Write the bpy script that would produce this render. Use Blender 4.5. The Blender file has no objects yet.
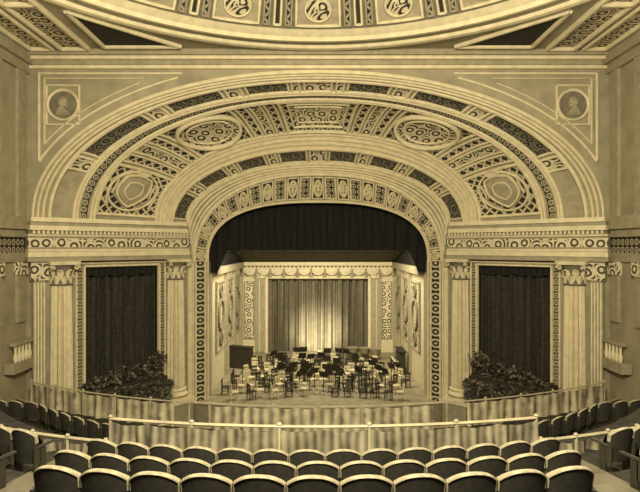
import bpy, math, random
from mathutils import Vector, Matrix
random.seed(7)
pi=math.pi
scn=bpy.context.scene
scn.view_settings.view_transform='Standard'
scn.view_settings.look='None'

# ---------------------------------------------------------------- materials
def S(g): return (g, g*.825, g*.455, 1)
def newmat(name):
    m=bpy.data.materials.new(name); m.use_nodes=True
    nt=m.node_tree; b=nt.nodes['Principled BSDF']
    b.inputs['Specular IOR Level'].default_value=.25
    return m,nt,b
def N(nt,t,**k):
    n=nt.nodes.new(t)
    for a,b in k.items(): setattr(n,a,b)
    return n
def plain(name,g,rough=.8,var=.25,scale=3.0,bump=.15,metal=0):
    m,nt,b=newmat(name)
    b.inputs['Roughness'].default_value=rough
    b.inputs['Metallic'].default_value=metal
    tc=N(nt,'ShaderNodeTexCoord'); no=N(nt,'ShaderNodeTexNoise')
    no.inputs['Scale'].default_value=scale; no.inputs['Detail'].default_value=6
    nt.links.new(tc.outputs['Object'],no.inputs['Vector'])
    r=N(nt,'ShaderNodeValToRGB')
    r.color_ramp.elements[0].position=.3; r.color_ramp.elements[1].position=.7
    r.color_ramp.elements[0].color=S(g*(1-var)); r.color_ramp.elements[1].color=S(g*(1+var*.5))
    nt.links.new(no.outputs['Fac'],r.inputs['Fac']); nt.links.new(r.outputs['Color'],b.inputs['Base Color'])
    bp=N(nt,'ShaderNodeBump'); bp.inputs['Strength'].default_value=bump; bp.inputs['Distance'].default_value=.02
    nt.links.new(no.outputs['Fac'],bp.inputs['Height']); nt.links.new(bp.outputs['Normal'],b.inputs['Normal'])
    return m
def M_(nt,op,a,b=None,c=None):
    n=N(nt,'ShaderNodeMath',operation=op)
    for i,x in enumerate((a,b,c)):
        if x is None: continue
        if isinstance(x,(int,float)): n.inputs[i].default_value=x
        else: nt.links.new(x,n.inputs[i])
    return n.outputs[0]
def pat(name,light,dark,kind='scroll',scale=2.0,bump=.5,rough=.8):
    m,nt,b=newmat(name); b.inputs['Roughness'].default_value=rough
    uv=N(nt,'ShaderNodeUVMap'); L=nt.links.new
    if kind=='scroll':
        no=N(nt,'ShaderNodeTexNoise'); no.inputs['Scale'].default_value=scale*.8; L(uv.outputs[0],no.inputs['Vector'])
        mx=N(nt,'ShaderNodeMix',data_type='VECTOR'); mx.inputs[0].default_value=.12
        L(uv.outputs[0],mx.inputs[4]); L(no.outputs['Color'],mx.inputs[5])
        v=N(nt,'ShaderNodeTexVoronoi',voronoi_dimensions='2D',feature='F1'); v.inputs['Scale'].default_value=scale
        v.inputs['Randomness'].default_value=.6
        L(mx.outputs[1],v.inputs['Vector'])
        e=N(nt,'ShaderNodeTexVoronoi',voronoi_dimensions='2D',feature='DISTANCE_TO_EDGE'); e.inputs['Scale'].default_value=scale
        e.inputs['Randomness'].default_value=.6
        L(mx.outputs[1],e.inputs['Vector'])
        s=M_(nt,'SINE',M_(nt,'MULTIPLY',v.outputs['Distance'],19.0))
        s=M_(nt,'MULTIPLY_ADD',s,.5,.5)
        ed=M_(nt,'SUBTRACT',1.0,M_(nt,'MULTIPLY',e.outputs['Distance'],9.0))
        fac=M_(nt,'MAXIMUM',s,ed)
    elif kind=='lattice':
        sp=N(nt,'ShaderNodeSeparateXYZ'); L(uv.outputs[0],sp.inputs[0])
        a=M_(nt,'ADD',sp.outputs[0],sp.outputs[1]); c=M_(nt,'SUBTRACT',sp.outputs[0],sp.outputs[1])
        fa=M_(nt,'ABSOLUTE',M_(nt,'SUBTRACT',M_(nt,'FRACT',M_(nt,'MULTIPLY',a,scale)),.5))
        fc=M_(nt,'ABSOLUTE',M_(nt,'SUBTRACT',M_(nt,'FRACT',M_(nt,'MULTIPLY',c,scale)),.5))
        mn=M_(nt,'MINIMUM',fa,fc)
        fac=M_(nt,'SUBTRACT',1.0,M_(nt,'MULTIPLY',mn,4.0))
    elif kind=='chain':
        sp=N(nt,'ShaderNodeSeparateXYZ'); L(uv.outputs[0],sp.inputs[0])
        fx=M_(nt,'SUBTRACT',M_(nt,'FRACT',M_(nt,'MULTIPLY',sp.outputs[0],scale)),.5)
        fy=M_(nt,'SUBTRACT',M_(nt,'FRACT',M_(nt,'MULTIPLY',sp.outputs[1],scale)),.5)
        d=M_(nt,'SQRT',M_(nt,'ADD',M_(nt,'MULTIPLY',fx,fx),M_(nt,'MULTIPLY',fy,fy)))
        fac=M_(nt,'SUBTRACT',1.0,M_(nt,'MULTIPLY',M_(nt,'ABSOLUTE',M_(nt,'SUBTRACT',d,.33)),7.0))
        dot=M_(nt,'SUBTRACT',1.3,M_(nt,'MULTIPLY',d,8.0))
        fac=M_(nt,'MAXIMUM',fac,dot)
    elif kind=='dentil':
        sp=N(nt,'ShaderNodeSeparateXYZ'); L(uv.outputs[0],sp.inputs[0])
        fx=M_(nt,'ABSOLUTE',M_(nt,'SUBTRACT',M_(nt,'FRACT',M_(nt,'MULTIPLY',sp.outputs[0],scale)),.5))
        fac=M_(nt,'MULTIPLY_ADD',fx,4.0,-.5)
    elif kind=='fold_shade':   # light and shade of the drape folds, painted into the cloth as stripes
        sp=N(nt,'ShaderNodeSeparateXYZ'); L(uv.outputs[0],sp.inputs[0])
        no=N(nt,'ShaderNodeTexNoise'); no.inputs['Scale'].default_value=2.2; no.inputs['Detail'].default_value=5; L(uv.outputs[0],no.inputs['Vector'])
        ph=M_(nt,'MULTIPLY_ADD',no.outputs['Fac'],3.0,M_(nt,'MULTIPLY',sp.outputs[0],scale))
        fac=M_(nt,'MULTIPLY_ADD',M_(nt,'SINE',ph),.2,M_(nt,'MULTIPLY',no.outputs['Fac'],1.0))
    r=N(nt,'ShaderNodeValToRGB')
    r.color_ramp.elements[0].position=.3; r.color_ramp.elements[1].position=.65
    if kind=='fold_shade': r.color_ramp.elements[0].position=.2; r.color_ramp.elements[1].position=.8
    r.color_ramp.elements[0].color=S(dark); r.color_ramp.elements[1].color=S(light)
    L(fac,r.inputs['Fac']); L(r.outputs['Color'],b.inputs['Base Color'])
    bp=N(nt,'ShaderNodeBump'); bp.inputs['Strength'].default_value=bump; bp.inputs['Distance'].default_value=.06
    L(fac,bp.inputs['Height']); L(bp.outputs['Normal'],b.inputs['Normal'])
    return m
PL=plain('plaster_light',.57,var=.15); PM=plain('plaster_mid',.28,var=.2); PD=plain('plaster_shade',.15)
WALLM=plain('wall_plaster',.27,var=.22,scale=1.3)
CEIL=plain('ceiling_plaster',.28,var=.25,scale=1.0)
DARK=plain('dark_field',.025)
BLACK=plain('stage_black',.012)
O_SC=pat('ornament_scroll',.46,.025,'scroll',1.9)
O_SCD=pat('ornament_scroll_dark',.12,.01,'scroll',2.6)
O_SCL=pat('ornament_scroll_light',.54,.06,'scroll',1.9)
O_LAT=pat('ornament_lattice',.44,.025,'lattice',2.0)
O_LATD=pat('ornament_lattice_dark',.28,.02,'lattice',2.0)
O_CH=pat('ornament_chain',.45,.02,'chain',1.5)
O_CHS=pat('ornament_chain_small',.42,.035,'chain',3.0)
O_DEN=pat('ornament_dentil',.5,.1,'dentil',3.0)
VELV=plain('velvet_black',.012,rough=.9,var=.5,scale=8)
VELB=plain('velvet_box',.036,rough=.85,var=.5,scale=6)
CURT=plain('stage_curtain_cloth',.12,rough=.75,var=.2,scale=2)
DRAPE=pat('rail_drape_cloth',.48,.11,'fold_shade',16,bump=.1,rough=.9)
DRAPE2=pat('balcony_drape_cloth',.27,.06,'fold_shade',34,bump=.1,rough=.9)
BRASS=plain('rail_wood_polished',.33,rough=.5)
SEATB=plain('seat_back_wood',.022,rough=.8,var=.4,scale=9,bump=.05)
SEATC=plain('seat_cushion_velvet',.03,rough=.95)
SEATR=plain('seat_rim_highlight',.25,rough=.6,var=.35,scale=12,bump=.02)  # pale tone paints the highlight caught along the seat tops
IRON=plain('iron_dark',.03,rough=.5)
CARP=plain('carpet_dark',.026,rough=1,var=.5,scale=5)
STEP=plain('step_edge_light',.11)
WOODF=plain('stage_floor_wood',.24,rough=.6,var=.3,scale=2)
WOODL=plain('chair_wood_light',.5,rough=.5); WOODD=plain('chair_wood_dark',.03,rough=.5)
PAPER=plain('sheet_paper',.5)
SKIN=plain('drum_head_skin',.25)
LEAF=plain('leaf_dark',.045,rough=.6,var=.6,scale=12); LEAF2=plain('leaf_light',.15,rough=.6,var=.5,scale=12)
COPPER=plain('timpani_shell',.3,rough=.3,metal=.6)
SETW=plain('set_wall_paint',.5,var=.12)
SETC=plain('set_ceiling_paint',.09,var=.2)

# ---------------------------------------------------------------- mesh builder
class MB:
    def __init__(s): s.v=[];s.f=[];s.m=[];s.uv=[];s.mats=[]
    def mi(s,m):
        if m not in s.mats: s.mats.append(m)
        return s.mats.index(m)
    def face(s,ids,mat,uvs=None):
        s.f.append(ids); s.m.append(s.mi(mat)); s.uv.append(uvs or [(0,0)]*len(ids))
    def grid(s,P,mat,uv=None,ci=False,cj=False):
        ni=len(P); nj=len(P[0]); b=len(s.v)
        for r in P:
            for p in r: s.v.append(tuple(p))
        if uv is None:
            U=[0]; 
            for i in range(1,ni+1): U.append(U[-1]+(Vector(P[i%ni][nj//2])-Vector(P[i-1][nj//2])).length)
            V=[0]
            for j in range(1,nj+1): V.append(V[-1]+(Vector(P[ni//2][j%nj])-Vector(P[ni//2][j-1])).length)
            g=lambda i,j:(U[i],V[j])
        else: g=lambda i,j: uv[i%ni][j%nj]
        for i in range(ni if ci else ni-1):
            for j in range(nj if cj else nj-1):
                i2=(i+1)%ni; j2=(j+1)%nj
                s.face([b+i*nj+j,b+i2*nj+j,b+i2*nj+j2,b+i*nj+j2],mat,[g(i,j),g(i+1,j),g(i+1,j+1),g(i,j+1)])
    def box(s,x0,x1,y0,y1,z0,z1,mat,xf=None):
        c=[(x,y,z) for x in(x0,x1) for y in(y0,y1) for z in(z0,z1)]
        F=[((0,1,3,2),(1,2)),((4,6,7,5),(1,2)),((0,4,5,1),(0,2)),((2,3,7,6),(0,2)),((0,2,6,4),(0,1)),((1,5,7,3),(0,1))]
        b=len(s.v)
        for p in c: s.v.append(tuple(xf(*p)) if xf else p)
        for q,ax in F: s.face([b+k for k in q],mat,[(c[k][ax[0]],c[k][ax[1]]) for k in q])
    def sweep(s,path,nrm,prof,mat,closed=False,cp=True):
        n=len(path); R=[]
        path=[Vector(p) for p in path]
        for i in range(n):
            if closed: t=path[(i+1)%n]-path[i-1]
            else: t=path[min(i+1,n-1)]-path[max(i-1,0)]
            t.normalize(); nn=Vector(nrm[i] if isinstance(nrm,list) else nrm); sd=t.cross(nn).normalized(); nn=sd.cross(t).normalized()
            R.append([path[i]+sd*a+nn*b for a,b in prof])
        s.grid(R,mat,ci=closed,cj=cp)
        if not closed and cp:
            b=len(s.v)
            for e in (R[0],R[-1]):
                b=len(s.v)
                for p in e: s.v.append(tuple(p))
                s.face(list(range(b,b+len(e))),mat)
    def bar(s,path,nrm,w,h,mat,closed=False):
        s.sweep(path,nrm,[(-w/2,-.02),(-w/2,h*.6),(-w*.25,h),(w*.25,h),(w/2,h*.6),(w/2,-.02)],mat,closed)
    def tube(s,path,r,mat,closed=False,seg=6,up=(0,0,1)):
        s.sweep(path,Vector(up),[(r*math.cos(2*pi*k/seg),r*math.sin(2*pi*k/seg)) for k in range(seg)],mat,closed)
    def lathe(s,prof,seg,mat,c=(0,0,0),rf=None,xf=None):
        P=[]
        for r,z in prof:
            row=[]
            for k in range(seg):
                a=2*pi*k/seg; rr=r*(rf(a,z) if rf else 1)
                p=(c[0]+rr*math.cos(a),c[1]+rr*math.sin(a),c[2]+z)
                row.append(xf(*p) if xf else p)
            P.append(row)
        s.grid(P,mat,cj=True)
    def build(s,name,parent=None,ang=35,smooth=True):
        me=bpy.data.meshes.new(name); me.from_pydata(s.v,[],s.f)
        for m in s.mats: me.materials.append(m)
        ul=me.uv_layers.new(name='UVMap'); k=0
        for pi_,p in enumerate(me.polygons):
            p.material_index=s.m[pi_]; p.use_smooth=smooth
            for j in range(len(p.vertices)): ul.data[k].uv=s.uv[pi_][j]; k+=1
        if smooth: me.set_sharp_from_angle(angle=math.radians(ang))
        me.update()
        o=bpy.data.objects.new(name,me); scn.collection.objects.link(o)
        if parent: o.parent=parent
        return o
def empty(name):
    o=bpy.data.objects.new(name,None); scn.collection.objects.link(o); return o

# ---------------------------------------------------------------- arch curves  (a, b, y, zs, n)
Cv=[(6.5,3.48,30.6,11.08,2.6),(7.21,5.12,30.0,11.08,2.3),(7.44,3.42,29.77,13.3,2.05),(8.2,4.17,29.0,13.3,2.05),
    (8.75,4.88,28.45,13.3,2.05),(11.27,6.05,25.94,13.3,2.08),(11.85,6.17,25.36,13.3,2.08),(12.72,6.56,24.49,13.3,2.08),(13.2,6.78,24.0,13.3,2.08)]
def cpt(c,t):
    a,b,y,zs,n=c; e=2/n; co=math.cos(t); si=max(math.sin(t),0)
    return Vector((-a*math.copysign(abs(co)**e,co),y,zs+b*si**e))
class Ring:
    def __init__(s,A,B,bulge=0):
        s.A,s.B,s.bulge=A,B,bulge
        K=800; s.T=[pi*k/K for k in range(K+1)]
        s.L=[0]; pr=(cpt(A,0)+cpt(B,0))/2
        for t in s.T[1:]:
            p=(cpt(A,t)+cpt(B,t))/2; s.L.append(s.L[-1]+(p-pr).length); pr=p
        s.len=s.L[-1]; s.wid=(cpt(A,pi/2)-cpt(B,pi/2)).length
    def t(s,U):
        x=min(max(U,0),1)*s.len; lo,hi=0,len(s.L)-1
        while hi-lo>1:
            m=(lo+hi)//2
            if s.L[m]<=x: lo=m
            else: hi=m
        f=(x-s.L[lo])/max(s.L[hi]-s.L[lo],1e-9)
        return s.T[lo]+f*(s.T[hi]-s.T[lo])
    def base(s,U,v):
        t=s.t(U); return cpt(s.A,t).lerp(cpt(s.B,t),v)
    def nrm(s,U,v):
        e=1e-3; U=min(max(U,2e-3),1-2e-3)
        tu=s.base(U+e,v)-s.base(U-e,v); tv=cpt(s.B,s.t(U))-cpt(s.A,s.t(U))
        n=tu.cross(tv).normalized()
        if n.dot(Vector((0,10,12))-s.base(U,v))<0: n=-n
        return n
    def P(s,U,v,h=0):
        return s.base(U,v)+s.nrm(U,v)*(h-s.bulge*4*v*(1-v))
    def surf(s,mb,mat,nu=160,nv=6):
        mb.grid([[s.P(i/nu,j/nv) for j in range(nv+1)] for i in range(nu+1)],mat)
    def patch(s,mb,U0,U1,v0,v1,h,mat,fr=None,fw=.12,fh=.1):
        nu=max(3,int(abs(U1-U0)*s.len/.3)); nv=4
        mb.grid([[s.P(U0+(U1-U0)*i/nu,v0+(v1-v0)*j/nv,h) for j in range(nv+1)] for i in range(nu+1)],mat)
        if fr:
            q=[]
            for i in range(nu): q.append((U0+(U1-U0)*i/nu,v0))
            for j in range(nv): q.append((U1,v0+(v1-v0)*j/nv))
            for i in range(nu): q.append((U1+(U0-U1)*i/nu,v1))
            for j in range(nv): q.append((U0,v1+(v0-v1)*j/nv))
            mb.bar([s.P(a,b,h) for a,b in q],[s.nrm(a,b) for a,b in q],fw,fh,fr,True)
    def oval(s,mb,Uc,vc,ru,rv,h,mat,fr,fw=.14,fh=.12,K=40):
        rows=[]
        uvs=[]
        for r in range(0,7):
            rr=max(r/6,.001)
            rows.append([s.P(Uc+ru*rr*math.cos(2*pi*k/K),vc+rv*rr*math.sin(2*pi*k/K),h) for k in range(K)])
            uvs.append([((Uc+ru*rr*math.cos(2*pi*k/K))*s.len,(vc+rv*rr*math.sin(2*pi*k/K))*s.wid) for k in range(K)])
        mb.grid(rows,mat,uv=uvs,cj=True)
        q=[(Uc+ru*math.cos(2*pi*k/K),vc+rv*math.sin(2*pi*k/K)) for k in range(K)]
        mb.bar([s.P(a,b,h) for a,b in q],[s.nrm(a,b) for a,b in q],fw,fh,fr,True)
    def mould(s,mb,v,w,h,mat,U0=0,U1=1,n=160):
        q=[U0+(U1-U0)*i/n for i in range(n+1)]
        mb.bar([s.P(u,v) for u in q],[s.nrm(u,v) for u in q],w,h,mat)

arch=empty('proscenium_arch')
R=[Ring(Cv[i],Cv[i+1],{4:.3,2:.1,6:.1}.get(i,0)) for i in range(8)]
mb=MB()
R[0].surf(mb,PM); R[1].surf(mb,PM); R[2].surf(mb,PM); R[3].surf(mb,PL); R[4].surf(mb,PM,nv=12); R[5].surf(mb,PM); R[6].surf(mb,PM); R[7].surf(mb,PM)
mb.build('cove_surface',arch)
mb=MB()
R[0].mould(mb,.04,.16,.14,PL); R[0].mould(mb,.97,.2,.16,PL)
for v in (.2,.45,.7,.9): R[1].mould(mb,v,.12,.09,PL)
R[2].mould(mb,.03,.16,.14,PL); R[2].mould(mb,.97,.16,.14,PL)
for v in (.3,.6,.9): R[3].mould(mb,v,.13,.12,PL)
R[4].mould(mb,.03,.14,.12,PL); R[4].mould(mb,.98,.16,.16,PL)
R[5].mould(mb,.1,.12,.12,PL); R[5].mould(mb,.9,.12,.12,PL); R[5].mould(mb,.5,.3,.06,O_CHS)
R[6].mould(mb,.05,.16,.12,PL); R[6].mould(mb,.95,.16,.14,PL)
for v in (.35,.68,1.0): R[7].mould(mb,v,.12,.14,PL)
mb.build('arch_mouldings',arch)
mb=MB(); r=R[0]; n=25
for k in range(n):
    U0=(k+.1)/n; U1=(k+.9)/n
    if k%2==0:
        r.patch(mb,U0,U1,.14,.86,.02,DARK,PL,.09,.08)
        r.oval(mb,(U0+U1)/2,.5,(U1-U0)*.36,.28,.07,PL,PL,.08,.06,K=16)
        for a in range(8):
            th=a*pi/4; r.oval(mb,(U0+U1)/2+math.cos(th)*(U1-U0)*.2,.5+math.sin(th)*.17,(U1-U0)*.09,.07,.12,O_SCL,PL,.03,.05,K=8)
    else:
        r.patch(mb,U0,U1,.14,.86,.02,O_CHS,PL,.09,.08)
mb.build('inner_band_panels',arch)
mb=MB()
def bars(r,mb,seq,v0,v1,ms,fw,fh):
    pos=0; first=True; L=r.len
    for (ln,gap,mi) in seq:
        if first:
            r.patch(mb,.5-ln/2/L,.5+ln/2/L,v0,v1,.03,ms[mi],PL,fw,fh); pos=ln/2+gap; first=False; continue
        for sg in(-1,1):
            a=.5+sg*pos/L; b=.5+sg*(pos+ln)/L
            if max(abs(a-.5),abs(b-.5))>.49: continue
            r.patch(mb,min(a,b),max(a,b),v0,v1,.03,ms[mi],PL,fw,fh)
        pos+=ln+gap
seq=[(.9,.2,1)]+[(1.5,.2,0),(.45,.2,1)]*8
bars(R[2],mb,seq,.14,.88,[O_SCD,O_SC],.1,.08)
seq=[(1.3,.25,1),(.35,.2,1),(2.0,.25,0),(.7,.25,1),(2.6,.25,0),(.7,.25,1),(3.2,.25,0),(.7,.25,1),(3.6,.3,0),(.8,.2,1)]
bars(R[6],mb,seq,.12,.88,[O_SCD,O_SC],.12,.1)
mb.build('dark_ornament_panels',arch)
# great cove
mb=MB(); r=R[4]; H=.5
def both(f):
    for sg in(-1,1): f(sg)
def pp(sg,a,b,v0,v1,mat,fw=.1,h=.03):
    U=[.5+sg*a*H,.5+sg*b*H]; r.patch(mb,min(U),max(U),v0,v1,h,mat,PL,fw,.1)
r.patch(mb,.5-.145*H,.5+.145*H,.05,.95,.03,O_LAT,PL,.16,.14)
r.patch(mb,.5-.115*H,.5+.115*H,.17,.83,.06,O_SC,PL,.1,.1)
r.patch(mb,.5-.09*H,.5+.09*H,.28,.72,.09,O_SCL,PL,.06,.06)
def cove(sg):
    pp(sg,.165,.20,.05,.95,O_LAT); pp(sg,.215,.255,.05,.95,O_SC); pp(sg,.27,.305,.05,.95,O_LAT)
    pp(sg,.325,.59,.05,.95,O_LATD,.14)
    r.oval(mb,.5+sg*.4575*H,.5,.122*H,.41,.1,O_SC,PL,.2,.18)
    r.oval(mb,.5+sg*.4575*H,.5,.09*H,.29,.16,O_SC,PL,.08,.08,K=24)
    pp(sg,.61,.645,.05,.95,O_LAT); pp(sg,.66,.705,.05,.95,O_SC); pp(sg,.72,.755,.05,.95,O_LAT)
    pp(sg,.775,.975,.05,.95,O_LAT,.16)
    Uc=.5+sg*.87*H; K=32
    def shp(a,q=1):
        x=math.sin(a); y=math.cos(a)
        m=max(abs(x),abs(y))**.4; x/=m; y/=m
        wx=1.0 if y<0 else 1.0-.8*y*y
        return (Uc+sg*y*q*.07*H,.5+x*wx*q*.24)
    r.oval(mb,Uc,.5,.085*H,.36,.06,O_LATD,PL,.12,.12)
    rows=[[r.P(*shp(2*pi*k/K,q),hh) for k in range(K)] for q,hh in((.02,.3),(.5,.27),(.85,.2),(1,.05))]
    mb.grid(rows,PM,cj=True)
    qq=[shp(2*pi*k/K) for k in range(K)]
    mb.bar([r.P(a,b,.12) for a,b in qq],[r.nrm(a,b) for a,b in qq],.12,.14,PL,True)
    qq=[shp(2*pi*k/K,.55) for k in range(K)]
    mb.bar([r.P(a,b,.26) for a,b in qq],[r.nrm(a,b) for a,b in qq],.07,.05,PL,True)
    for e in(-1,1):
        sc=[(Uc+sg*(.07*H*math.cos(a)*(1-a/9)),.5+e*(.31+.06*math.sin(a)*(1-a/9))) for a in [k*.45 for k in range(14)]]
        mb.bar([r.P(a,b,.1) for a,b in sc],[r.nrm(a,b) for a,b in sc],.08,.12,PL)
    r.oval(mb,Uc-sg*.085*H,.5,.014*H,.1,.15,PL,PL,.08,.12,K=12)
both(cove)
mb.build('great_cove_panels',arch)
mb=MB()
for s in(-1,1):
    mb.grid([[ (s*6.5,30.6,z),(s*7.21,30.0,z)] for z in (2.6,5,8,11.08)],O_CH,uv=[[(z,.0),(z,.667)] for z in (2.6,5,8,11.08)])
    for x,y in((6.5,30.6),(7.21,30.0),(6.62,30.5),(7.09,30.1)):
        mb.bar([(s*x,y,2.6),(s*x,y,7),(s*x,y,11.1)],Vector((-s*.64,-.77,0)),.11,.1,PL)
    mb.box(s*6.5,s*6.75,30.6,31.6,2.6,11.1,PM)
mb.build('jambs',arch)
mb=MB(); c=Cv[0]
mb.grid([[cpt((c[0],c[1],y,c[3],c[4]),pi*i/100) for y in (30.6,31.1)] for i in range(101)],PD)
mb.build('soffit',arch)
# ---------------------------------------------------------------- walls
mb=MB(); c=Cv[8]; K=160
P=[]
for i in range(K+1):
    p=cpt(c,pi*i/K); P.append([p,Vector((p.x,24.0,max(20.4,p.z)))])
mb.grid(P,WALLM)
for s in(-1,1):
    mb.box(s*13.2,s*13.45,23.98,24.3,0,20.9,WALLM)
for s in(-1,1):
    def edge(off,x):
        a=13.2+off; return 13.3+(6.78+off)*max(0,1-(x/a)**2.08)**(1/2.08)
    for off,xo,top,w in((.45,12.85,19.95,.1),(.75,12.6,19.72,.06)):
        pts=[]
        for i in range(41):
            x=xo-i*(8.0/40); z=edge(off,x)
            if z>=top-.15: break
            pts.append((s*x,23.98,z))
        mb.bar(pts,Vector((0,-1,0)),w,.08,PL)
        xe=abs(pts[-1][0])
        mb.bar([(s*(xe-.2),23.98,top),(s*9,23.98,top),(s*xo,23.98,top)],Vector((0,-1,0)),w,.08,PL)
        mb.bar([(s*xo,23.98,top),(s*xo,23.98,17),(s*xo,23.98,pts[0][2])],Vector((0,-1,0)),w,.08,PL)
    cs=((11.0,17.6),(12.5,17.6),(12.5,19.4),(11.0,19.4))
    for a,b in zip(cs,cs[1:]+cs[:1]):
        mb.bar([(s*a[0],23.98,a[1]),(s*b[0],23.98,b[1])],Vector((0,-1,0)),.08,.08,PL)
mb.build('wall_front')
for s,nm in((-1,'left'),(1,'right')):
    mb=MB(); x=13.45
    mb.box(s*x,s*(x+.3),-3,24.3,0,21.2,WALLM)
    for z0,z1,d in((11.3,11.7,.12),(12.75,13.3,.35),(12.4,12.75,.2),(19.9,20.3,.2),(20.3,20.9,.4)):
        mb.box(s*(x-d),s*x,-3,24,z0,z1,PM)
    mb.box(s*(x-.08),s*x,-3,24,11.7,12.4,O_CHS)
    for y in(23.4,21.6,18,14):
        mb.box(s*(x-.15),s*x,y-.3,y+.3,8.6,11.3,PM)
        mb.box(s*(x-.15),s*x,y-.3,y+.3,13.3,19.9,PM)
        mb.box(s*(x-.22),s*x,y-.38,y+.38,10.7,11.3,O_SCL)
    wl=mb.build('wall_'+nm)
    mb=MB()
    mb.box(s*12.95,s*13.4,22.2,23.6,6.5,6.95,PM); mb.box(s*12.9,s*13.15,22.2,23.6,7.7,7.84,PM)
    for k in range(5):
        y=22.4+k*.27
        mb.lathe([(.05,0),(.08,.08),(.1,.25),(.05,.45),(.06,.75)],8,PL,c=(s*13.03,y,6.95))
    mb.build('side_balustrade')
q2=math.sqrt(.5)
def W(s,w,n,z): return (s*(7.21+(w-n)*q2),30-(w+n)*q2,z)
for s,nm in((-1,'splay_left'),(1,'splay_right')):
    xf=lambda w,n,z,s=s: W(s,w,n,z)
    mb=MB()
    mb.box(0,2.1,-.3,0,0,13.3,WALLM,xf); mb.box(6.2,8.48,-.3,0,0,13.3,WALLM,xf)
    mb.box(2.1,6.2,-.3,0,11.05,13.3,WALLM,xf); mb.box(2.1,6.2,-.3,0,0,4.4,WALLM,xf)
    for d,wd,hh,m in((.0,.14,.16,PL),(.2,.22,.06,O_CHS),(.36,.1,.1,PL)):
        pts=[W(s,2.1-d+.05,0,3.2),W(s,2.1-d+.05,0,11.0+d*.4),W(s,6.2+d-.05,0,11.0+d*.4),W(s,6.2+d-.05,0,3.2)]
        for a,b in zip(pts[:-1],pts[1:]): mb.bar([a,b],Vector((-s*q2,-q2,0)),wd,hh,m)
    mb.box(.08,.35,0,.06,3,11.2,PL,xf)
    ws=mb.build('wall_'+nm)
    mb=MB()
    for z0,z1,n in((11.28,11.5,.5),(11.5,11.75,.56),(11.75,11.85,.62),(11.85,12.45,.5),(12.45,12.55,.6),(12.72,12.95,.85),(12.95,13.1,.9),(13.1,13.3,1.0)):
        m=PM if z0 in(11.85,11.28,12.95) else PL
        mb.box(n,8.8,-.1,n,z0,z1,m,xf)
    mb.box(.51,8.8,-.1,.52,11.95,12.36,O_SCL,xf)
    for k in range(40): mb.box(.75+k*.2,.86+k*.2,.5,.74,12.55,12.72,PL,xf)
    mb.box(.62,8.8,-.1,.62,12.55,12.72,PD,xf)
    mb.build('entablature',ws)
    mb=MB()
    mb.box(7.95,8.5,0,.2,3.2,10.4,PM,xf)
    for k in range(4): mb.box(7.99+k*.13,8.05+k*.13,.2,.24,3.6,10.3,PL,xf)
    mb.box(7.85,8.6,0,.3,10.4,11.28,O_SCL,xf); mb.box(7.85,8.6,0,.3,1.5,3.2,PM,xf)
    mb.build('pilaster',ws)
    mb=MB(); rows=[]
    for i in range(241):
        w=2.1+4.1*i/240; row=[]
        for j in range(9):
            z=4.2+6.9*j/8; d=-.40+.17*math.sin(w*12+.4*math.sin(z)+.9*math.sin(w*2.7))+.05*math.sin(w*31)
            row.append(W(s,w,d,z))
        rows.append(row)
    mb.grid(rows,VELB)
    rows=[]
    for i in range(101):
        w=2.1+4.1*i/100; row=[]
        for j in range(5):
            zb=10.55-.12*abs(math.sin(w*pi/4.1*5)); z=11.05+(zb-11.05)*j/4
            row.append(W(s,w,-.14+.04*math.sin(w*20),z))
        rows.append(row)
    mb.grid(rows,VELV)
    mb.build('box_curtain')
    mb=MB()
    mb.box(1.75,6.5,-.1,.75,3.2,4.6,PM,xf); mb.box(1.7,6.55,-.1,.85,4.6,4.75,PL,xf)
    mb.box(2.1,6.2,.76,.8,3.5,4.4,O_SC,xf)
    mb.build('box_parapet',ws)
    mb=MB(); rnd=random.Random(3+s)
    for k in range(130):
        w=2.2+4.1*rnd.random(); n0=.2+.35*rnd.random(); f=(6.4-w)/4.5
        h=.4+1.2*f*rnd.uniform(.5,1)+.3*rnd.random()
        lean=rnd.uniform(-.4,.5); l2=rnd.uniform(-.1,.5)
        stem=[]
        for q in range(6):
            t=q/5; stem.append(Vector((w+lean*t*t,n0+l2*t*t,4.7+h*t-.25*t*t*abs(lean))))
        mb.tube([W(s,*p) for p in stem],.015,LEAF,seg=3,up=(.3,.9,.1))
        for q in range(24):
            t=rnd.uniform(.1,1); c=stem[min(4,int(t*5))].lerp(stem[min(5,int(t*5)+1)],t*5%1)
            d=Vector((rnd.uniform(-1,1),rnd.uniform(-.4,1),rnd.uniform(-.7,.8))).normalized()
            e=d.cross(Vector((rnd.uniform(-1,1),rnd.uniform(-1,1),rnd.uniform(-1,1)))).normalized()
            ln=rnd.uniform(.16,.32); wd=ln*.28
            pts=[c,c+d*ln*.5+e*wd,c+d*ln,c+d*ln*.5-e*wd]; b=len(mb.v)
            for p in pts: mb.v.append(W(s,*p))
            mb.face([b,b+1,b+2,b+3],LEAF2 if rnd.random()<.4 else LEAF)
    for k in range(1100):
        w=2.0+4.4*rnd.random(); c=Vector((w,.88+.12*rnd.random(),4.9-1.2*rnd.random()**1.5))
        d=Vector((rnd.uniform(-1,1),rnd.uniform(0,1),rnd.uniform(-1,.3))).normalized(); e=d.cross(Vector((rnd.random(),rnd.random(),1))).normalized()
        b=len(mb.v)
        for p in (c,c+d*.14+e*.07,c+d*.28,c+d*.14-e*.07): mb.v.append(W(s,*p))
        mb.face([b,b+1,b+2,b+3],LEAF2 if rnd.random()<.25 else LEAF)
    mb.box(2.0,6.3,.15,.7,4.75,5.0,IRON,xf)
    mb.build('foliage_planter',smooth=False)

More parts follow.
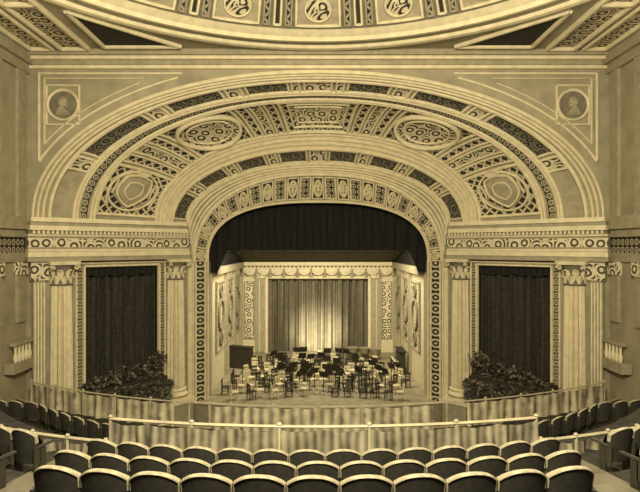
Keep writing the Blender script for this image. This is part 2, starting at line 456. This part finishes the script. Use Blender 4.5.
# columns
def column_mesh():
    mb=MB(); r0=.53
    mb.box(-.72,.72,-.72,.72,1.5-11.28,3.5-11.28,PM); mb.box(-.8,.8,-.8,.8,3.3-11.28,3.5-11.28,PL)
    zb=3.5-11.28
    mb.box(-.7,.7,-.7,.7,zb,zb+.15,PL)
    prof=[(.70,zb+.15)]
    for k in range(7): a=-pi/2+pi*k/6; prof.append((.62+.08*math.cos(a),zb+.25+.1*math.sin(a)))
    prof+= [(.58,zb+.38),(.56,zb+.45)]
    for k in range(5): a=-pi/2+pi*k/4; prof.append((.58+.05*math.cos(a),zb+.52+.06*math.sin(a)))
    prof+= [(r0,zb+.62)]
    mb.lathe(prof,48,PL)
    zt=-1.15; sh=[]
    for k in range(13):
        t=k/12; sh.append((r0*(1-.13*t**1.7),zb+.6+(zt-zb-.6)*t))
    mb.lathe(sh,128,PL,rf=lambda a,z:1-.2*(.5+.5*math.cos(16*a))**.7)
    mb.lathe([(.47,zt),(.52,zt+.04),(.47,zt+.1),(.46,zt+.3),(.5,zt+.7),(.62,zt+.95)],40,PD)
    def leaf(a,z0,h,w,r,out,mat):
        rows=[]
        for j in range(7):
            t=j/6; rad=r+.03+out*t**3; z=z0+h*(t if t<.85 else .85-(t-.85)*.9)
            ww=w*math.sin(pi*(.22+.7*t))
            row=[]
            for i in range(5):
                u=(i-2)/2; aa=a+u*ww/rad/2
                rr=rad-.04*u*u+ (.02 if i==2 else 0)
                row.append((rr*math.cos(aa),rr*math.sin(aa),z))
            rows.append(row)
        mb.grid(rows,mat)
    for k in range(8): leaf(2*pi*k/8,zt+.08,.45,.34,.46,.16,PL)
    for k in range(8): leaf(2*pi*(k+.5)/8,zt+.3,.55,.34,.47,.22,PL)
    for k in range(4):
        a=pi/4+k*pi/2
        for e in(-1,1):
            path=[]
            for j in range(16):
                th=j*.5; rr=.13*(1-j/20)
                path.append(((.78+rr*math.cos(th))*math.cos(a)-e*.05*math.sin(a),(.78+rr*math.cos(th))*math.sin(a)+e*.05*math.cos(a),zt+.84+rr*math.sin(th)))
            mb.tube(path,.035,PL,seg=5,up=(-math.sin(a),math.cos(a),0))
    K=40; lo=[]; hi=[]
    for k in range(K):
        a=2*pi*k/K; m=abs(math.sin(2*a)); rr=.60+.32*m**3
        lo.append((rr*math.cos(a),rr*math.sin(a),-.17)); hi.append((rr*math.cos(a)*1.05,rr*math.sin(a)*1.05,0))
    mb.grid([lo,hi],PL,cj=True)
    for rr in (lo,hi):
        b=len(mb.v); mb.v+=rr; mb.face(list(range(b,b+K)),PL)
    return mb
cm=None
for s in(-1,1):
    for w in(1.18,7.22):
        if cm is None:
            o=column_mesh().build('corinthian_column'); cm=o.data
        else:
            o=bpy.data.objects.new('corinthian_column',cm); scn.collection.objects.link(o)
        p=W(s,w,.05,11.28); o.location=p; o.rotation_euler[2]=-s*pi/4

# portrait medallions
for s in(-1,1):
    mb=MB(); 
    xf=lambda x,y,z: (x,-z,y)
    mb.lathe([(.62,.02),(.67,.09),(.70,.11),(.73,.09),(.76,.0)],48,PL,xf=xf)
    mb.lathe([(.001,.05),(.62,.05)],32,PD,xf=xf)
    prof=[(-.10,-.12),(-.22,-.02),(-.26,.12),(-.22,.28),(-.08,.38),(.08,.37),(.18,.28),(.2,.18),(.27,.08),(.21,.04),(.22,-.02),(.18,-.1),(.08,-.12),(.08,-.22),(.28,-.36),(.34,-.45),(-.34,-.45),(-.28,-.34),(-.12,-.24)]
    for q0,q1,h0,h1 in((1,.8,.05,.13),(.8,.45,.13,.18),(.45,.02,.18,.19)):
        c=(0,-.02)
        mb.grid([[((c[0]+(x-c[0])*q)*s*-1,-h,c[1]+(z-c[1])*q) for x,z in prof] for q,h in((q0,h0),(q1,h1))],PM,cj=True)
    o=mb.build('portrait_medallion'); o.location=(s*11.75,23.97,18.5)

# ---------------------------------------------------------------- ceiling & dome
mb=MB(); zc=20.9; Rc=12.3; yc=11.0
P=[];K=180
for k in range(K):
    a=2*pi*k/K; cx,cy=math.cos(a),math.sin(a)
    tx=13.6/abs(cx) if abs(cx)>1e-6 else 1e9
    ty=((24.3-yc) if cy>0 else (yc+3.6))/abs(cy) if abs(cy)>1e-6 else 1e9
    t=max(min(tx,ty),Rc+.01)
    P.append([(Rc*cx,yc+Rc*cy,zc),(t*cx,yc+t*cy,zc)])
mb.grid(P,CEIL,ci=True)
for s in(-1,1):
    tri=[(s*9.5,23.1),(s*6.1,23.1),(s*9.5,19.6)]
    b=len(mb.v)
    for p in tri: mb.v.append((p[0],p[1],zc-.03))
    mb.face([b,b+1,b+2],DARK,tri)
    for a,c in((0,1),(1,2),(2,0)):
        mb.bar([(tri[a][0],tri[a][1],zc-.02),(tri[c][0],tri[c][1],zc-.02)],Vector((0,0,-1)),.2,.12,PL)
    for x0,x1,y0,y1,m in((10.3,11.5,14,23.3,O_SC),(11.9,12.9,14,23.3,O_SCL)):
        mb.box(s*x0,s*x1,y0,y1,zc-.03,zc-.01,m)
        for a,c in(((x0,y0),(x0,y1)),((x1,y0),(x1,y1)),((x0,y1),(x1,y1)),((x0,19),(x1,19))):
            mb.bar([(s*a[0],a[1],zc-.02),(s*c[0],c[1],zc-.02)],Vector((0,0,-1)),.2,.15,PL)
mb.build('ceiling')
mb=MB()
mb.lathe([(12.45,20.9),(12.4,20.78),(12.25,20.74),(12.1,20.78),(12.05,20.9)],180,PL,c=(0,yc,0))
mb.lathe([(12.05,20.9),(11.65,20.92)],180,PM,c=(0,yc,0))
mb.lathe([(11.65,20.92),(11.6,20.84),(11.45,20.84),(11.4,21.0),(11.25,21.08),(11.1,21.2)],180,PL,c=(0,yc,0))
mb.lathe([(11.1,21.2),(10.0,22.4)],180,PD,c=(0,yc,0))
mb.lathe([(10.0,22.4),(9.7,22.4),(9.6,22.6),(8,23.6),(5,24.6),(2,25.1),(.01,25.2)],180,CEIL,c=(0,yc,0))
def DP(a,v,h=0):
    r_=11.1-1.1*v; z=21.2+1.2*v; nx=-.737; nz=-.676
    rr=r_+nx*h*1; zz=z+nz*h
    return Vector((rr*math.sin(a),yc+rr*math.cos(a),zz))
def DN(a): return Vector((-.737*math.sin(a),-.737*math.cos(a),-.676))
def dpatch(a0,a1,v0,v1,m,fw=.12,h=.03,fm=None):
    n=6
    mb.grid([[DP(a0+(a1-a0)*i/n,v0+(v1-v0)*j/3,h) for j in range(4)] for i in range(n+1)],m)
    q=[(a0+(a1-a0)*i/n,v0) for i in range(n)]+[(a1,v0+(v1-v0)*j/3) for j in range(3)]+[(a1+(a0-a1)*i/n,v1) for i in range(n)]+[(a0,v1+(v0-v1)*j/3) for j in range(3)]
    mb.bar([DP(a,b,h) for a,b in q],[DN(a) for a,b in q],fw,.1,fm or PL,True)
per=2*pi/20
for k in range(20):
    a=k*per
    dpatch(a-per*.27,a+per*.27,.1,.9,PM,.12)
    K2=20
    q=[(a+math.cos(2*pi*j/K2)*per*.16,.5+math.sin(2*pi*j/K2)*.28) for j in range(K2)]
    mb.bar([DP(x,y,.05) for x,y in q],[DN(x) for x,y in q],.08,.1,PL,True)
    mb.grid([[DP(a+math.cos(2*pi*j/K2)*per*.15*rr,.5+math.sin(2*pi*j/K2)*.26*rr,.08+.1*(1-rr)) for j in range(K2)] for rr in(1,.5,.05)],O_SC,cj=True)
    dpatch(a+per*.33,a+per*.40,.1,.9,O_LATD,.08,fm=PM); dpatch(a+per*.46,a+per*.54,.1,.9,DARK,.1); dpatch(a+per*.60,a+per*.67,.1,.9,O_LATD,.08,fm=PM)
mb.build('ceiling_dome')
mb=MB()
for z0,z1,d,m in((20.15,20.3,.15,PL),(20.3,20.5,.22,PM),(20.5,20.65,.4,PL),(20.65,20.9,.55,PM)):
    mb.box(-13.45,13.45,24-d,24.0,z0,z1,m)
mb.build('trim_cornice')

# ---------------------------------------------------------------- stage house
mb=MB()
mb.box(-10,10,46,46.3,0,17,BLACK); mb.build('wall_back')
for s,nm in((-1,'stage_left'),(1,'stage_right')):
    mb=MB(); mb.box(s*10,s*10.3,31.2,46,0,17,BLACK); mb.box(s*6.75,s*10.3,31.0,31.3,0,17,BLACK); mb.build('wall_'+nm)
mb=MB(); mb.box(-10.3,10.3,30.9,46.3,17,17.2,BLACK); mb.box(-7,7,31.1,31.3,14.7,17,BLACK); mb.build('ceiling_stage')
mb=MB()
rows=[]
for i in range(41):
    x=-7.2+14.4*i/40; yf=28.9+ .9*(x/7.2)**2
    rows.append([(x,yf,1.5),(x,yf,3.0),(x,31,3.0),(x*1.35,46,3.0)])
mb.grid(rows,WOODF)
mb.tube([(-7.1+14.2*i/40,28.85+.9*((-7.1+14.2*i/40)/7.2)**2,3.05) for i in range(41)],.08,PL,seg=8)
mb.build('floor_stage')
mb=MB(); mb.box(-14,14,-4,30,1.4,1.5,CARP); mb.build('floor')
mb=MB(); rows=[]
for i in range(241):
    x=-6.75+13.5*i/240; ax=abs(x)
    zb=11.75 if ax<5.5 else (11.75-(ax-5.5)/.55*1.35 if ax<6.05 else 10.4)
    rows.append([(x,31.45+.1*math.sin(x*9+.3*j)+.03*math.sin(x*23),16.0+(zb-16.0)*j/8) for j in range(9)])
mb.grid(rows,VELV); mb.build('grand_drape')
mb=MB()
mb.tube([(-6.2,32.4,11.6),(0,32.4,11.6),(6.2,32.4,11.6)],.03,IRON,up=(0,0,1))
for k in range(13):
    x=-6+k
    mb.tube([(x,32.4,11.6),(x,32.4,13.5)],.015,IRON,seg=4,up=(0,1,0))
    mb.lathe([(.03,.1),(.05,.05),(.06,-.04),(.001,-.04)],10,IRON,c=(x,32.4,11.53))
mb.build('lighting_batten')

# stage set
st=empty('stage_set'); mb=MB()
yb=44.0
for s in(-1,1):
    mb.box(s*4.35,s*6.75,yb,yb+.2,3,10.65,SETW)
    for x in(4.55,5.0,6.35):
        mb.box(s*x,s*(x+.28),yb-.15,yb,3.1,9.6,PM); mb.box(s*(x-.06),s*(x+.34),yb-.22,yb,9.3,9.65,PL)
    mb.box(s*5.4,s*6.2,yb-.05,yb,4.2,9.0,O_SCL)
    mb.bar([(s*5.4,yb-.06,4.2),(s*6.2,yb-.06,4.2),(s*6.2,yb-.06,9.0),(s*5.4,yb-.06,9.0)],Vector((0,-1,0)),.1,.08,PM,True)
    def SW(y,n,z,s=s): 
        return (s*(6.55-n),y,z)
    mb.box(32.2,44,-.15,0,3,10.7,SETW,lambda y,n,z:SW(y,n,z))
    for y0,y1 in((33.2,36.0),(37.0,39.6),(40.4,43.2)):
        mb.box(y0,y1,0,.05,5.2,9.6,O_SCL,lambda y,n,z:SW(y,n,z))
        for a,b in(((y0,5.2),(y1,5.2)),((y1,5.2),(y1,9.6)),((y1,9.6),(y0,9.6)),((y0,9.6),(y0,5.2))):
            mb.bar([SW(a[0],.05,a[1]),SW(b[0],.05,b[1])],Vector((-s,0,0)),.16,.1,PM)
        cc=(y0+y1)/2
        for rz,zc_ in((.9,7.4),(.35,9.0),(.35,5.8)):
            mb.bar([SW(cc+rz*math.cos(2*pi*k/20),.07,zc_+rz*1.1*math.sin(2*pi*k/20)) for k in range(20)],Vector((-s,0,0)),.14,.12,PD,True)
    for y in(36.5,40.0):
        mb.box(y-.22,y+.22,0,.2,3,10.2,PM,lambda y,n,z:SW(y,n,z))
    mb.box(32.2,44,0,.35,10.2,10.65,PM,lambda y,n,z:SW(y,n,z))
    mb.grid([[SW(44,.0,10.65),SW(44,.0,10.7)],[SW(37,.0,10.65),SW(37,.0,12.0)],[SW(32.2,.0,10.65),SW(32.2,.0,12.6)]],BLACK)
mb.box(-4.4,4.4,yb,yb+.2,9.3,10.65,SETW)
mb.box(-6.75,6.75,yb-.4,yb,10.35,10.65,PL); mb.box(-6.75,6.75,yb-.25,yb,10.15,10.35,O_DEN)
mb.bar([(-4.35,yb-.03,3),(-4.35,yb-.03,6),(-4.35,yb-.03,9.3)],Vector((0,-1,0)),.25,.15,PL)
mb.bar([(4.35,yb-.03,3),(4.35,yb-.03,6),(4.35,yb-.03,9.3)],Vector((0,-1,0)),.25,.15,PL)
mb.bar([(-4.4,yb-.03,9.35),(0,yb-.03,9.35),(4.4,yb-.03,9.35)],Vector((0,-1,0)),.25,.15,PL)
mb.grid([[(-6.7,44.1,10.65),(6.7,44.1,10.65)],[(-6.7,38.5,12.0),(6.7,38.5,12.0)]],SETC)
rows=[]; nsw=11
for i in range(nsw*12+1):
    x=-6.3+12.6*i/(nsw*12); ph=(i%12)/12
    zb=9.95-.42*math.sin(pi*ph)**.7
    rows.append([(x,yb-.35-.08*math.sin(pi*j/4)*math.sin(pi*ph),10.2+(zb-10.2)*j/4) for j in range(5)])
mb.grid(rows,PL)
for k in range(nsw+1):
    x=-6.3+12.6*k/nsw
    mb.lathe([(.02,0),(.07,-.1),(.1,-.55),(.13,-.7),(.001,-.7)],8,PM,c=(x,yb-.42,10.15))
mb.build('set_walls',st)
mb=MB(); rows=[]
for i in range(401):
    x=-4.45+8.9*i/400
    rows.append([(x,yb+.45+(.18+.05*math.sin(x*3.1))*math.sin(x*9.5+1.3*math.sin(x*2.3)+.08*j)+.06*math.sin(x*21),9.5+(3.02-9.5)*j/10) for j in range(11)])
mb.grid(rows,CURT); mb.build('stage_curtain')

CX,CY=0,31.3
def chair(mb,x,y,z,rot,mat):
    ca,sa=math.cos(rot),math.sin(rot)
    xf=lambda a,b,c:(x+a*ca-b*sa,y+a*sa+b*ca,z+c)
    for a in(-.19,.19):
        mb.box(a-.022,a+.022,.16,.2,0,.45,mat,xf); mb.box(a-.022,a+.022,-.22,-.18,0,.92,mat,xf)
        mb.box(a-.012,a+.012,-.2,.18,.2,.23,mat,xf)
    mb.box(-.23,.23,-.22,.23,.44,.49,mat,xf)
    mb.box(-.21,.21,-.23,-.19,.78,.92,mat,xf); mb.box(-.19,.19,-.22,-.19,.62,.67,mat,xf)
    for a in(-.08,.08): mb.box(a-.015,a+.015,-.215,-.19,.49,.8,mat,xf)
def stand(mb,x,y,z,rot,lit):
    ca,sa=math.cos(rot),math.sin(rot)
    xf=lambda a,b,c:(x+a*ca-b*sa,y+a*sa+b*ca,z+c)
    mb.box(-.02,.02,-.02,.02,.1,1.1,IRON,xf)
    for k in range(3):
        t=2*pi*k/3; mb.tube([xf(0,0,.18),xf(.3*math.cos(t),.3*math.sin(t),.01)],.015,IRON,seg=4,up=(0,0,1))
    b=[xf(-.28,-.06,1.0),xf(.28,-.06,1.0),xf(.28,.12,1.38),xf(-.28,.12,1.38)]
    i=len(mb.v); mb.v+=b; mb.face([i,i+1,i+2,i+3],IRON)
    if lit:
        b=[xf(-.24,-.075,1.03),xf(.24,-.075,1.03),xf(.24,.085,1.36),xf(-.24,.085,1.36)]
        i=len(mb.v); mb.v+=b; mb.face([i,i+1,i+2,i+3],PAPER)
    mb.box(-.28,.28,-.12,-.05,.99,1.01,IRON,xf)
mc=MB(); ms=MB(); rnd=random.Random(11)
for ri,rad in enumerate((.9,1.6,2.3,3.0,3.7,4.4,5.1,5.8)):
    n=int(pi*rad*1.25/.95)+1
    for k in range(n+1):
        t=pi*(-.03+1.06*k/n)+rnd.uniform(-.05,.05); rr=rad+rnd.uniform(-.2,.2)
        x=CX+rr*math.cos(t)*1.1; y=CY+rr*math.sin(t)*1.5
        if rnd.random()<.08 or abs(x)>5.7 or y<30.1 or (abs(x)>4.6 and y>35.5): continue
        rot=math.atan2(CY-y,CX-x)-pi/2+rnd.uniform(-.45,.45)
        chair(mc,x,y,3,rot,WOODL if rnd.random()<.5 else WOODD)
        if rnd.random()<.45 and rr>.9:
            q=(rr-.5)/rr; stand(ms,CX+(x-CX)*q,CY+(y-CY)*q,3,rot,rnd.random()<.5)
mc.build('orchestra_chairs',smooth=False); ms.build('music_stands',smooth=False)
for i,(x,y) in enumerate(((2.8,41.6),(3.7,41.4),(4.5,41.0))):
    mb=MB(); mb.lathe([(.1,.25),(.25,.3),(.4,.55),(.42,.85),(.45,.87),(.42,.89),(.001,.88)],24,COPPER)
    mb.lathe([(.43,.86),(.44,.9),(.001,.89)],24,SKIN)
    for k in range(3): t=2*pi*k/3; mb.tube([(.42*math.cos(t),.42*math.sin(t),.8),(.35*math.cos(t),.35*math.sin(t),0)],.02,IRON,seg=4,up=(1,.2,0))
    o=mb.build('timpani'); o.location=(x,y,3.0)
def piano(name,loc,rot,m):
    mb=MB(); mb.box(-.75,.75,0,.35,0,1.3,m); mb.box(-.8,.8,-.05,.4,1.3,1.36,m); mb.box(-.75,.75,-.35,0,.62,.75,m)
    mb.box(-.68,.68,-.32,-.05,.75,.77,PAPER); mb.box(-.75,-.65,-.33,-.25,0,.62,m); mb.box(.65,.75,-.33,-.25,0,.62,m)
    for k in range(8): mb.box(-.6+k*.16,-.55+k*.16,-.2,-.05,.77,.79,WOODD)
    mb.box(-.5,.5,-.04,0,.85,1.2,WOODD if m is not WOODD else SEATC)
    o=mb.build(name); o.location=loc; o.rotation_euler[2]=rot; o.scale=(1.2,1.2,1.2)
piano('upright_piano',(-5.6,38.5,3),pi-.35,WOODD)
piano('organ_console',(5.7,37.2,3),-pi/2,SEATC)

# ---------------------------------------------------------------- balcony
Cy=21.1
def arcp(R_,a,z,cy=Cy): return (R_*math.sin(a),cy-R_*math.cos(a),z)
mb=MB(); A=.78; K=60
def tread(r0,r1,z,zl,m=CARP):
    mb.grid([[arcp(r0,-A+2*A*k/K,zl),arcp(r0,-A+2*A*k/K,z),arcp(r1,-A+2*A*k/K,z)] for k in range(K+1)],m)
ZR=(8.24,8.57,8.93)
tread(11.4,12.75,7.95,5.8); tread(12.75,13.95,ZR[0],7.95); tread(13.95,15.15,ZR[1],ZR[0]); tread(15.15,16.35,ZR[2],ZR[1]); tread(16.35,17.55,9.33,ZR[2]); tread(17.55,26,9.7,9.33)
for sg in(-1,1):
    for r_,z,x in((12.75,ZR[0],4.25),(13.35,8.41,4.1),(13.95,ZR[1],3.95),(14.55,8.75,3.7),(15.15,ZR[2],3.4),(15.75,9.13,3.3)):
        a=x/r_
        mb.grid([[arcp(r_,sg*(a-.035+.07*q/4),z-.16),arcp(r_,sg*(a-.035+.07*q/4),z+.012),arcp(r_+.6,sg*(a-.035+.07*q/4),z+.012)] for q in range(5)],STEP)
mb.build('floor_balcony')
mb=MB(); CF=43.0; RF=24.0
def lower(f,x):
    yn=Cy-math.sqrt(max(11.4**2-min(abs(x),9)**2,1)); yf=CF-math.sqrt(RF*RF-x*x)
    return yn+(yf-yn)*f
NS=6
for k in range(NS):
    z=6.7-k*.3; f0=k/NS; f1=(k+1)/NS
    mb.grid([[(x,lower(f0,x),z+.3 if k else z),(x,lower(f0,x),z),(x,lower(f1,x),z)] for x in [-13.4+26.8*i/60 for i in range(61)]],CARP)
mb.grid([[(x,lower(1,x),5.2),(x,lower(1,x)+.2,5.2),(x,lower(1,x)+.2,4.2),(x,lower(1,x)-3,4.0)] for x in [-13.4+26.8*i/60 for i in range(61)]],PM)
mb.build('floor_loge')
def parapet(name,cy,R_,a0,a1,ztop,h,npost,gaps=(),fold=30,fin=.1,dm=None):
    e=empty(name); mb=MB(); n=int((a1-a0)*R_/.4)+2; dm=dm or DRAPE
    path=[arcp(R_,a0+(a1-a0)*k/n,ztop,cy) for k in range(n+1)]
    mb.sweep(path,Vector((0,0,1)),[(.045*math.cos(2*pi*k/8),.028*math.sin(2*pi*k/8)) for k in range(8)],BRASS)
    mb.sweep([(p[0],p[1],ztop-h) for p in path],Vector((0,0,1)),[(-.06,-.03),(-.06,.03),(.06,.03),(.06,-.03)],PM)
    for k in range(npost+1):
        a=a0+(a1-a0)*k/npost; p=arcp(R_,a,0,cy)
        mb.lathe([(.05,ztop-h-.4),(.05,ztop-h),(.035,ztop-h+.05),(.035,ztop+.03),(.05,ztop+.04),(.05,ztop+fin*.6),(.03,ztop+fin),(.001,ztop+fin)],10,BRASS,c=p)
    mb.build('rail',e)
    mb=MB(); m=int((a1-a0)*R_/.035); rows=[]
    for k in range(m+1):
        a=a0+(a1-a0)*k/m; u=a*R_*fold
        d=.07*math.sin(u+1.2*math.sin(u*.21))+.05*math.sin(u*.43); ph=((a-a0)/(a1-a0)*npost*2)%1; sag=.05*math.sin(pi*ph)
        row=[arcp(R_+.02+d*(.25+j/5.3),a,ztop-.05-sag*(1-j/4)-(h-.08)*j/4,cy) for j in range(5)]
        x=row[0][0]
        if any(g0<x<g1 for g0,g1 in gaps):
            if len(rows)>1: mb.grid(rows,dm)
            rows=[]; continue
        rows.append(row)
    if len(rows)>1: mb.grid(rows,dm)
    mb.build('pleated_drape',e)
parapet('balcony_parapet',27.5,18,-.222,.235,8.70,.6,5,fold=18,fin=.07,dm=DRAPE2)
parapet('loge_parapet',CF,RF,-.54,.54,6.14,1.0,16,gaps=((-5.4,-4.1),(4.3,5.6)),fold=11,fin=.1)
parapet('side_aisle_parapet',27.5,18,-.42,-.228,8.25,.4,4,fold=18,fin=.07,dm=DRAPE2)
parapet('side_aisle_parapet',27.5,18,.241,.42,8.25,.4,4,fold=18,fin=.07,dm=DRAPE2)

def seat_mesh():
    mb=MB(); n=14
    def bk(a,t,off):
        top=.86-.10*abs(a)**2.4; h=.32+(top-.32)*t
        return (a*.245,-.07*(1-a*a)-.10*(h-.32)+off,h)
    A_=[-1+2*i/n for i in range(n+1)]
    mb.grid([[bk(a,j/8,-.025) for j in range(9)] for a in A_],SEATB)
    mb.grid([[bk(a,j/8,.025) for j in range(9)] for a in A_],SEATC)
    edge=[bk(-1,j/8,0) for j in range(9)]+[bk(a,1,0) for a in A_[1:-1]]+[bk(1,1-j/8,0) for j in range(9)]
    mb.sweep(edge[6:-6],Vector((0,1,0)),[(.014*math.cos(2*pi*k/8),.034*math.sin(2*pi*k/8)) for k in range(8)],SEATR)
    mb.sweep(edge,Vector((0,1,0)),[(.011*math.cos(2*pi*k/8),.03*math.sin(2*pi*k/8)) for k in range(8)],SEATB)
    mb.grid([[ (a*.22,.12+.05*(1-a*a)+.03*math.sin(pi*j/4)-.02*j,.36+.36*j/4) for j in range(5)] for a in A_],SEATC)
    mb.grid([[ (a*.22,.06-.02*j,.36+.36*j/4) for j in range(5)] for a in A_],SEATB)
    for s in(-1,1):
        x=s*.255
        mb.box(x-.018,x+.018,-.05,.3,0,.05,IRON); mb.box(x-.015,x+.015,.0,.12,.05,.55,IRON)
        mb.box(x-.015,x+.015,-.1,.02,.3,.6,IRON)
        mb.box(x-.025,x+.025,-.06,.28,.57,.6,SEATC)
    return mb
so=None
def seat(x,y,z,rot):
    global so
    if so is None: o=seat_mesh().build('theater_seat'); so=o.data
    else: o=bpy.data.objects.new('theater_seat',so); scn.collection.objects.link(o)
    o.location=(x,y,z); o.rotation_euler[2]=rot
def row(R_,z,n,xc,sp=.52,extra=5,aisle=.95):
    for k in range(n):
        a=xc/R_+(k-(n-1)/2)*sp/R_; p=arcp(R_,a,z); seat(p[0],p[1],z,a)
    for sg in(-1,1):
        for k in range(extra):
            a=xc/R_+sg*((n*sp/2+aisle+(k+.5)*sp)/R_); p=arcp(R_,a,z); seat(p[0],p[1],z,a)
row(13.6,ZR[0],14,.1); row(14.8,ZR[1],13,0); row(16.0,ZR[2],11,-.05)
for k in (2,):
    z=6.7-k*.3
    for i in range(30):
        x=5.4+i*.56
        if x>12.2: break
        for sg in(-1,1):
            y=lower((k+.5)/NS,x); d=(lower((k+.5)/NS,x+.1)-lower((k+.5)/NS,x-.1))/.2
            seat(sg*x,y,z,sg*math.atan(d))

# ---------------------------------------------------------------- lights
def light(kind,loc,energy,rot=(0,0,0),**k):
    l=bpy.data.lights.new(kind.lower()+'_lamp',kind); l.energy=energy; l.color=(1,.945,.78)
    for a,b in k.items(): setattr(l,a,b)
    o=bpy.data.objects.new(kind.lower()+'_lamp',l); scn.collection.objects.link(o); o.location=loc; o.rotation_euler=rot
    return o
def aim(o,t): o.rotation_euler=(Vector(t)-o.location).to_track_quat('-Z','Y').to_euler()
for x in(-8,8):
    light('POINT',(x,12,15.5),1500,shadow_soft_size=.6)
light('POINT',(0,13,22.8),500,shadow_soft_size=.8)
o=light('AREA',(0,2.5,17),5400,shape='DISK',size=2.5); aim(o,(0,27,12))
o=light('AREA',(0,33.0,13.2),1700,shape='RECTANGLE',size=11,size_y=.5); aim(o,(0,42,6))
o=light('AREA',(0,34.2,12.6),1000,shape='RECTANGLE',size=10,size_y=.5); aim(o,(0,36.0,3))
o=light('SPOT',(0,39.0,4.3),4500,spot_size=math.radians(62),spot_blend=1,shadow_soft_size=.1); aim(o,(0,44.3,4.4))
o=light('SPOT',(0,42.0,3.25),1500,spot_size=math.radians(100),spot_blend=.9,shadow_soft_size=.05); aim(o,(0,44.4,4.6))
w=bpy.data.worlds.new('World'); scn.world=w; w.use_nodes=True
w.node_tree.nodes['Background'].inputs[0].default_value=(1,.92,.73,1); w.node_tree.nodes['Background'].inputs[1].default_value=.25

cam=bpy.data.cameras.new('camera'); co=bpy.data.objects.new('camera',cam); scn.collection.objects.link(co)
cam.sensor_width=36; cam.lens=36*520/640; co.location=(0,0,12); co.rotation_euler=(pi/2,0,0); cam.shift_x=2/640
cam.clip_end=200
scn.camera=co
